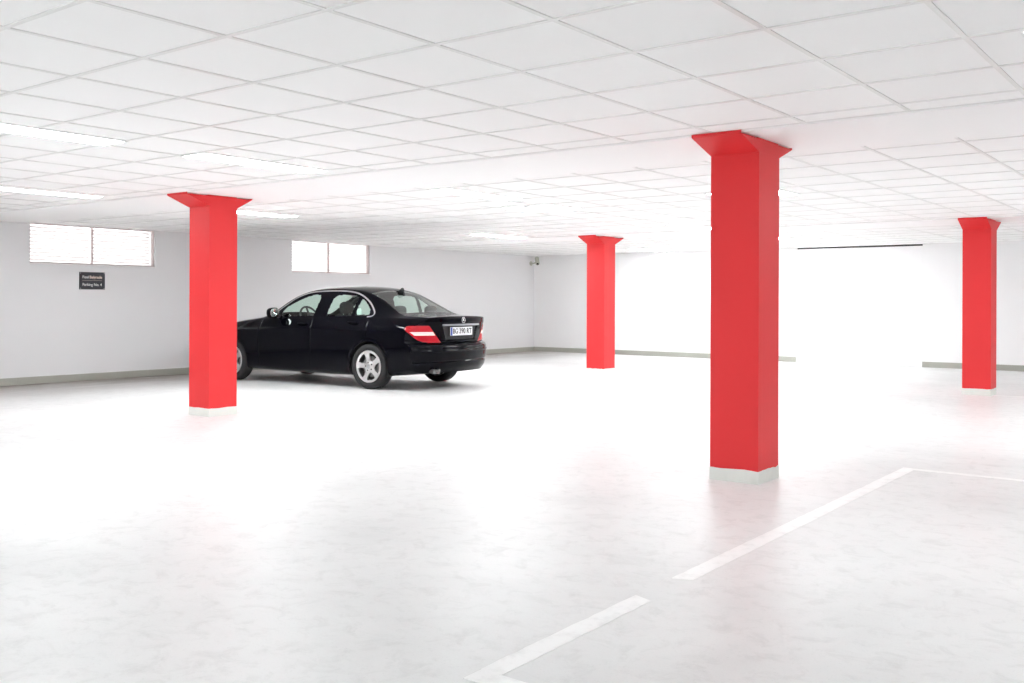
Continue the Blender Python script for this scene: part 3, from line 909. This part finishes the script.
# lamps that wrap from the end face round on to the side
def lamp_patch(name_, mtl, parent, sg, prof, plan, xe, inner, outer, z0, z1, rear, lift=.005, nz=14, nu=60):
    yr_, zr_ = sec_at(xe); kk = np.arange(I_BOT + 4, I_RAIL)
    bm = bmesh.new(); rows = []
    for j in range(nz + 1):
        z = z0 + (z1 - z0) * j / nz
        yc = float(np.interp(z, zr_[kk], yr_[kk])); xc = float(np.interp(z, zr_[kk], xe[kk]))
        pts = [(float(prof(z) + plan(y)), y) for y in np.linspace(inner(z), yc, 60)]
        xo_ = outer(z)
        if (xo_ > xc) == rear: pts += [(x, surf_y(x, z)) for x in np.linspace(xc, xo_, 40)[1:]]
        P = np.array(pts); d = np.concatenate([[0], np.cumsum(np.hypot(*np.diff(P, axis=0).T))])
        if (xo_ > xc) != rear:      # lamp ends on the end face itself
            stop = float(np.interp(xo_, P[:, 0] if rear else P[::-1, 0], d if rear else d[::-1]))
        else: stop = d[-1]
        u = np.linspace(0, stop, nu); px = np.interp(u, d, P[:, 0]); py = np.interp(u, d, P[:, 1])
        tx = np.gradient(px); ty = np.gradient(py); l = np.hypot(tx, ty) + 1e-9
        nx, ny = (-ty / l, tx / l) if rear else (ty / l, -tx / l)
        edge = np.minimum(1, np.minimum(np.arange(nu), np.arange(nu)[::-1]) / 2.0) * min(1, min(j, nz - j) / 1.0)
        off = -.004 + (lift + .004) * edge
        rows.append([bm.verts.new((px[i] + nx[i] * off[i], sg * (py[i] + ny[i] * off[i]), z)) for i in range(nu)])
    for a, b in zip(rows, rows[1:]):
        for i in range(nu - 1):
            q = (a[i], a[i + 1], b[i + 1], b[i]); bm.faces.new(q if sg * (1 if rear else -1) < 0 else q[::-1])
    return obj(name_, bm, mtl, parent, True, 60)
xo_f = tab([(.655, -.875), (.68, -.80), (.72, -.745), (.78, -.685), (.835, -.618), (.858, -.606), (.898, -.655)])
hin = lambda z: .42 + (z - .56) * .12
hout = tab([(.56, 3.36), (.60, 3.20), (.66, 3.08), (.72, 2.98), (.745, 2.96)])
for sg in (1, -1):
    t_ = lamp_patch('tail_light', M_redlens, car, sg, xrear, plan_r, xe_r, tl_inner, lambda z: float(xo_f(z)), .658, .898, True)
    t_['label'] = 'red wrap round lamp'
    b_ = lamp_patch('lamp_band', M_whitelens, t_, sg, xrear, plan_r, xe_r, lambda z: tl_inner(z) + .012, lambda z: float(xo_f(z)) - .03, .752, .812, True, lift=.0075, nz=8)
    b_['label'] = 'pale middle band'
    lamp_patch('headlight', M_headlens, car, sg, xfront, plan_f, xe_f, hin, lambda z: float(hout(z)), .56, .735, False)

# door handles, mirrors
for sg, sn in ((1, 'near'), (-1, 'far')):
    for (x0, x1, z0, z1, key) in ((.225, .415, .922, .928, 'r'), (1.19, 1.38, .898, .892, 'f')):
        bm = bmesh.new(); path = []
        for k in range(9):
            u = k / 8; x = x0 + (x1 - x0) * u; z = z0 + (z1 - z0) * u
            path.append((x, sg * (surf_y(x, z) + .004 + .034 * math.sin(PI * min(1, max(0, u * .9 + .05)))**.6), z))
        tube(bm, path, [.008, .013, .014, .014, .014, .014, .014, .013, .008], 10)
        obj('door_handle', bm, M_paint, doors[key + sn], True)
    bm = bmesh.new()
    rounded_block(bm, 0, 0, 0, .062, .085, .078, p=2.8)
    for v in bm.verts:
        v.co.x += .018 * (v.co.y * sg / .11) ; v.co.z *= 1 - .10 * (v.co.y * sg / .11)
        if v.co.x < -.035: v.co.x = -.035 + (v.co.x + .035) * .15
    bm.transform(Matrix.Translation((1.815, sg * .925, 1.045)))
    mir = obj('mirror_housing', bm, M_paint, doors['f' + sn], True)
    bm = bmesh.new()
    rounded_block(bm, 0, 0, 0, .004, .073, .064, p=2.8)
    for v in bm.verts: v.co.x += .018 * (v.co.y * sg / .11)
    bm.transform(Matrix.Translation((1.815 - .047, sg * .925, 1.045)))
    obj('mirror_glass', bm, M_mirror, doors['f' + sn], True)
    bm = bmesh.new(); tube(bm, [(1.83, sg * .755, .990), (1.825, sg * .80, .990), (1.82, sg * .87, 1.005)], [.030, .024, .018], 10)
    obj('mirror_arm', bm, M_plastic, doors['f' + sn], True)

# boot furniture
def rear_x(y, z): return float(xrear(z) + plan_r(y))
bm = bmesh.new(); top_ = []
N_ = 40
for k in range(N_ + 1):
    y = -.43 + .86 * k / N_
    top_.append([bm.verts.new((rear_x(y, zz) - d, y, zz)) for zz, d in ((.884, -.004), (.884, .012), (.892, .020), (.905, .016), (.910, -.002))])
for a, b_ in zip(top_, top_[1:]):
    for i in range(4): bm.faces.new((a[i], a[i + 1], b_[i + 1], b_[i]))
bm.faces.new(top_[0]); bm.faces.new(top_[-1][::-1])
bmesh.ops.recalc_face_normals(bm, faces=bm.faces[:])
obj('boot_handle_strip', bm, M_silver, lid, True, 40)
# star emblem in a ring
xs0 = rear_x(0, .965) - .006
bm = bmesh.new()
tube(bm, [(xs0, .039 * math.cos(a), .962 + .039 * math.sin(a)) for a in np.arange(32) / 32 * 2 * PI], .0042, 8, closed=True)
for k in range(3):
    a = PI / 2 + k * 2 * PI / 3; b1, b2 = a + PI / 3, a - PI / 3
    c0 = bm.verts.new((xs0 - .007, 0, .962)); cb = bm.verts.new((xs0 + .004, 0, .962))
    tip = bm.verts.new((xs0, .037 * math.cos(a), .962 + .037 * math.sin(a)))
    l = bm.verts.new((xs0, .009 * math.cos(b1), .962 + .009 * math.sin(b1))); r = bm.verts.new((xs0, .009 * math.cos(b2), .962 + .009 * math.sin(b2)))
    for q in ((c0, l, tip), (c0, tip, r), (cb, tip, l), (cb, r, tip)): bm.faces.new(q)
obj('star_emblem', bm, M_chrome, lid, False)
# number plate
px_ = rear_x(0, .80) + .012
bm = bmesh.new(); box(bm, px_ - .006, px_ + .004, -.262, .262, .747, .865, bevel=.003)
npl = obj('number_plate', bm, M_plate, lid); npl['label'] = 'white number plate with dark characters'
bm = bmesh.new(); box(bm, px_ - .0085, px_ - .006, .222, .260, .750, .862)
obj('blue_band', bm, M_blue, npl)
Mp = lambda y, z: Matrix(((0, 0, -1, px_ - .0062), (-1, 0, 0, y), (0, 1, 0, z), (0, 0, 0, 1)))
text_mesh('lettering', 'BG', .100, M_lens, npl, Mp(.205, .806), .002, width=.115)
text_mesh('lettering', '390 RT', .100, M_lens, npl, Mp(.055, .806), .002, width=.295)
bm = bmesh.new(); box(bm, px_ - .012, px_ + .003, -.275, .275, .738, .747, bevel=.002)
obj('plate_frame', bm, M_plastic, npl)
# roof aerial fin
bm = bmesh.new()
zf = float(ztop(.17))
pts = [(.26, zf + .028), (.07, zf - .058), (.085, zf + .045), (.10, zf + .066), (.115, zf + .062), (.16, zf + .024), (.225, zf + .022)]
Mx = Matrix(((1, 0, 0, 0), (0, 0, 1, 0), (0, 1, 0, 0), (0, 0, 0, 1)))
prism(bm, pts, Mx, -.014, .014)
bmesh.ops.recalc_face_normals(bm, faces=bm.faces[:])
obj('roof_aerial', bm, M_trimblk, car)
# exhaust, lower valance
bm = bmesh.new()
tube(bm, [(-.55, .56, .30), (-.80, .60, .285), (-.955, .60, .268)], [.030, .030, .033], 20)
obj('exhaust_pipe', bm, M_steel, car, True, 40)
bm = bmesh.new()
tube(bm, [(-.55, .49, .30), (-.80, .51, .285), (-.955, .515, .268)], [.030, .030, .033], 20)
obj('exhaust_pipe', bm, M_steel, car, True, 40)
# emblem star and slats on the grille
for z in (.52, .58, .64, .69):
    bm = bmesh.new(); tube(bm, [(float(xfront(z) + plan_f(y)) + .004, y, z) for y in np.linspace(-.33, .33, 15)], .006, 8)
    obj('grille_bar', bm, M_chrome, car, True)

# cabin
M_lining = mat('pale_grey_cabin_lining', (.58, .58, .57), .85)
lin = (n_('roof') & (X > .25)) | ((top | sideg) & n_('body_shell') & (X < .24) & (X > -.36) & (Z > 1.03) & ((top) | (dpoly(X, Z, DLO) > .03)))
Vk = V.copy()
Vl = V.copy(); Vl[:, 1] *= .955; Vl[:, 2] -= .018; Vl[:, 0] += .01
V = Vl; emit_part('cabin_lining', lin, M_lining, car); V = Vk
bm = bmesh.new(); box(bm, -.45, 2.1, -.80, .80, .24, .30); obj('cabin_floor', bm, M_plastic, car)
bm = bmesh.new()
prism(bm, [(1.72, .62), (1.74, .93), (1.86, .985), (2.05, .985), (2.24, .955), (2.24, .60)], Mx, -.735, .735)
for v in bm.verts: pass
bmesh.ops.recalc_face_normals(bm, faces=bm.faces[:])
obj('dashboard', bm, M_dash, car)
for sg in (1, -1):
    st = None
    bm = bmesh.new(); rounded_block(bm, 1.22, sg * .37, .50, .27, .25, .10, p=3.2)
    st = obj('front_seat', bm, M_seat, car, True)
    bm = bmesh.new(); rounded_block(bm, 0, 0, .27, .070, .24, .285, p=3.0)
    bm.transform(Matrix.Translation((1.00, sg * .37, .46)) @ Matrix.Rotation(math.radians(-16), 4, 'Y'))
    obj('backrest', bm, M_seat, st, True)
    bm = bmesh.new(); rounded_block(bm, .86, sg * .37, 1.125, .055, .130, .090, p=2.8)
    obj('headrest', bm, M_seat, st, True)
    for dy in (-.06, .06):
        bm = bmesh.new(); tube(bm, [(.875, sg * .37 + dy, .96), (.86, sg * .37 + dy, 1.08)], .007, 8)
        obj('headrest_post', bm, M_chrome, st, True)
bm = bmesh.new(); rounded_block(bm, .30, 0, .50, .28, .66, .11, p=4); rs = obj('rear_seat', bm, M_seat, car, True)
bm = bmesh.new(); rounded_block(bm, 0, 0, .28, .08, .66, .31, p=4)
bm.transform(Matrix.Translation((.08, 0, .46)) @ Matrix.Rotation(math.radians(-22), 4, 'Y')); obj('backrest', bm, M_seat, rs, True)
for y in (.36, -.36):
    bm = bmesh.new(); rounded_block(bm, -.14, y, 1.085, .055, .125, .075, p=2.8); obj('headrest', bm, M_seat, rs, True)
bm = bmesh.new(); box(bm, -.40, -.10, -.62, .62, .985, 1.005, bevel=.004); obj('parcel_shelf', bm, M_seat, car)
bm = bmesh.new()
cw = Vector((1.60, .37, .965)); n1 = Vector((-.90, 0, .43)).normalized(); e1 = Vector((0, 1, 0)); e2 = n1.cross(e1)
tube(bm, [cw + (e1 * math.cos(a) + e2 * math.sin(a)) * .185 for a in np.arange(40) / 40 * 2 * PI], .015, 10, closed=True)
sw = obj('steering_wheel', bm, M_dash, car, True)
bm = bmesh.new()
for a in (0.15, PI - .15, PI * 1.5, PI * .5):
    tube(bm, [cw + (e1 * math.cos(a) + e2 * math.sin(a)) * .18, cw], .014, 8)
obj('wheel_spokes', bm, M_dash, sw, True)
bm = bmesh.new(); lathe(bm, [(.001, -.03), (.07, -.03), (.075, 0), (.04, .04), (.001, .04)], 'x', 24); bm.transform(Matrix.Translation(cw)); obj('wheel_hub', bm, M_dash, sw, True)
bm = bmesh.new(); rounded_block(bm, 1.62, 0, 1.285, .018, .115, .034, p=3); obj('interior_mirror', bm, M_plastic, car, True)

# ------------------------------------------------------------------ camera, world
HF = 1.2286; YAW = -.6491; ROLL = .0035; FPX = 968.9
s_, c_ = math.sin(YAW), math.cos(YAW)
right = Vector((c_, -s_, 0)); fwd = Vector((s_, c_, 0)); upv = Vector((0, 0, 1))
r2 = right * math.cos(ROLL) + upv * math.sin(ROLL)
u2 = upv * math.cos(ROLL) - right * math.sin(ROLL)
cam = bpy.data.cameras.new('camera'); co = link(bpy.data.objects.new('camera', cam))
co.matrix_world = Matrix(((r2.x, u2.x, -fwd.x, 0), (r2.y, u2.y, -fwd.y, 0), (r2.z, u2.z, -fwd.z, HF), (0, 0, 0, 1)))
cam.sensor_fit = 'HORIZONTAL'; cam.sensor_width = 36; cam.lens = FPX / 1024 * 36
cam.shift_x = 0; cam.shift_y = -(341.5 - 301.235) / 1024
cam.clip_start = .05
bpy.context.scene.camera = co

w = bpy.data.worlds.new('overcast_sky'); bpy.context.scene.world = w; w.use_nodes = True
bg = w.node_tree.nodes['Background']; bg.inputs[0].default_value = (1, .985, .97, 1); bg.inputs[1].default_value = 1.15
vs = bpy.context.scene.view_settings
vs.view_transform = 'Standard'; vs.look = 'None'; vs.gamma = 1; vs.use_curve_mapping = False
vs.exposure = 1.83
cy = bpy.context.scene.cycles
cy.max_bounces = 24; cy.diffuse_bounces = 14; cy.glossy_bounces = 6; cy.transparent_max_bounces = 16
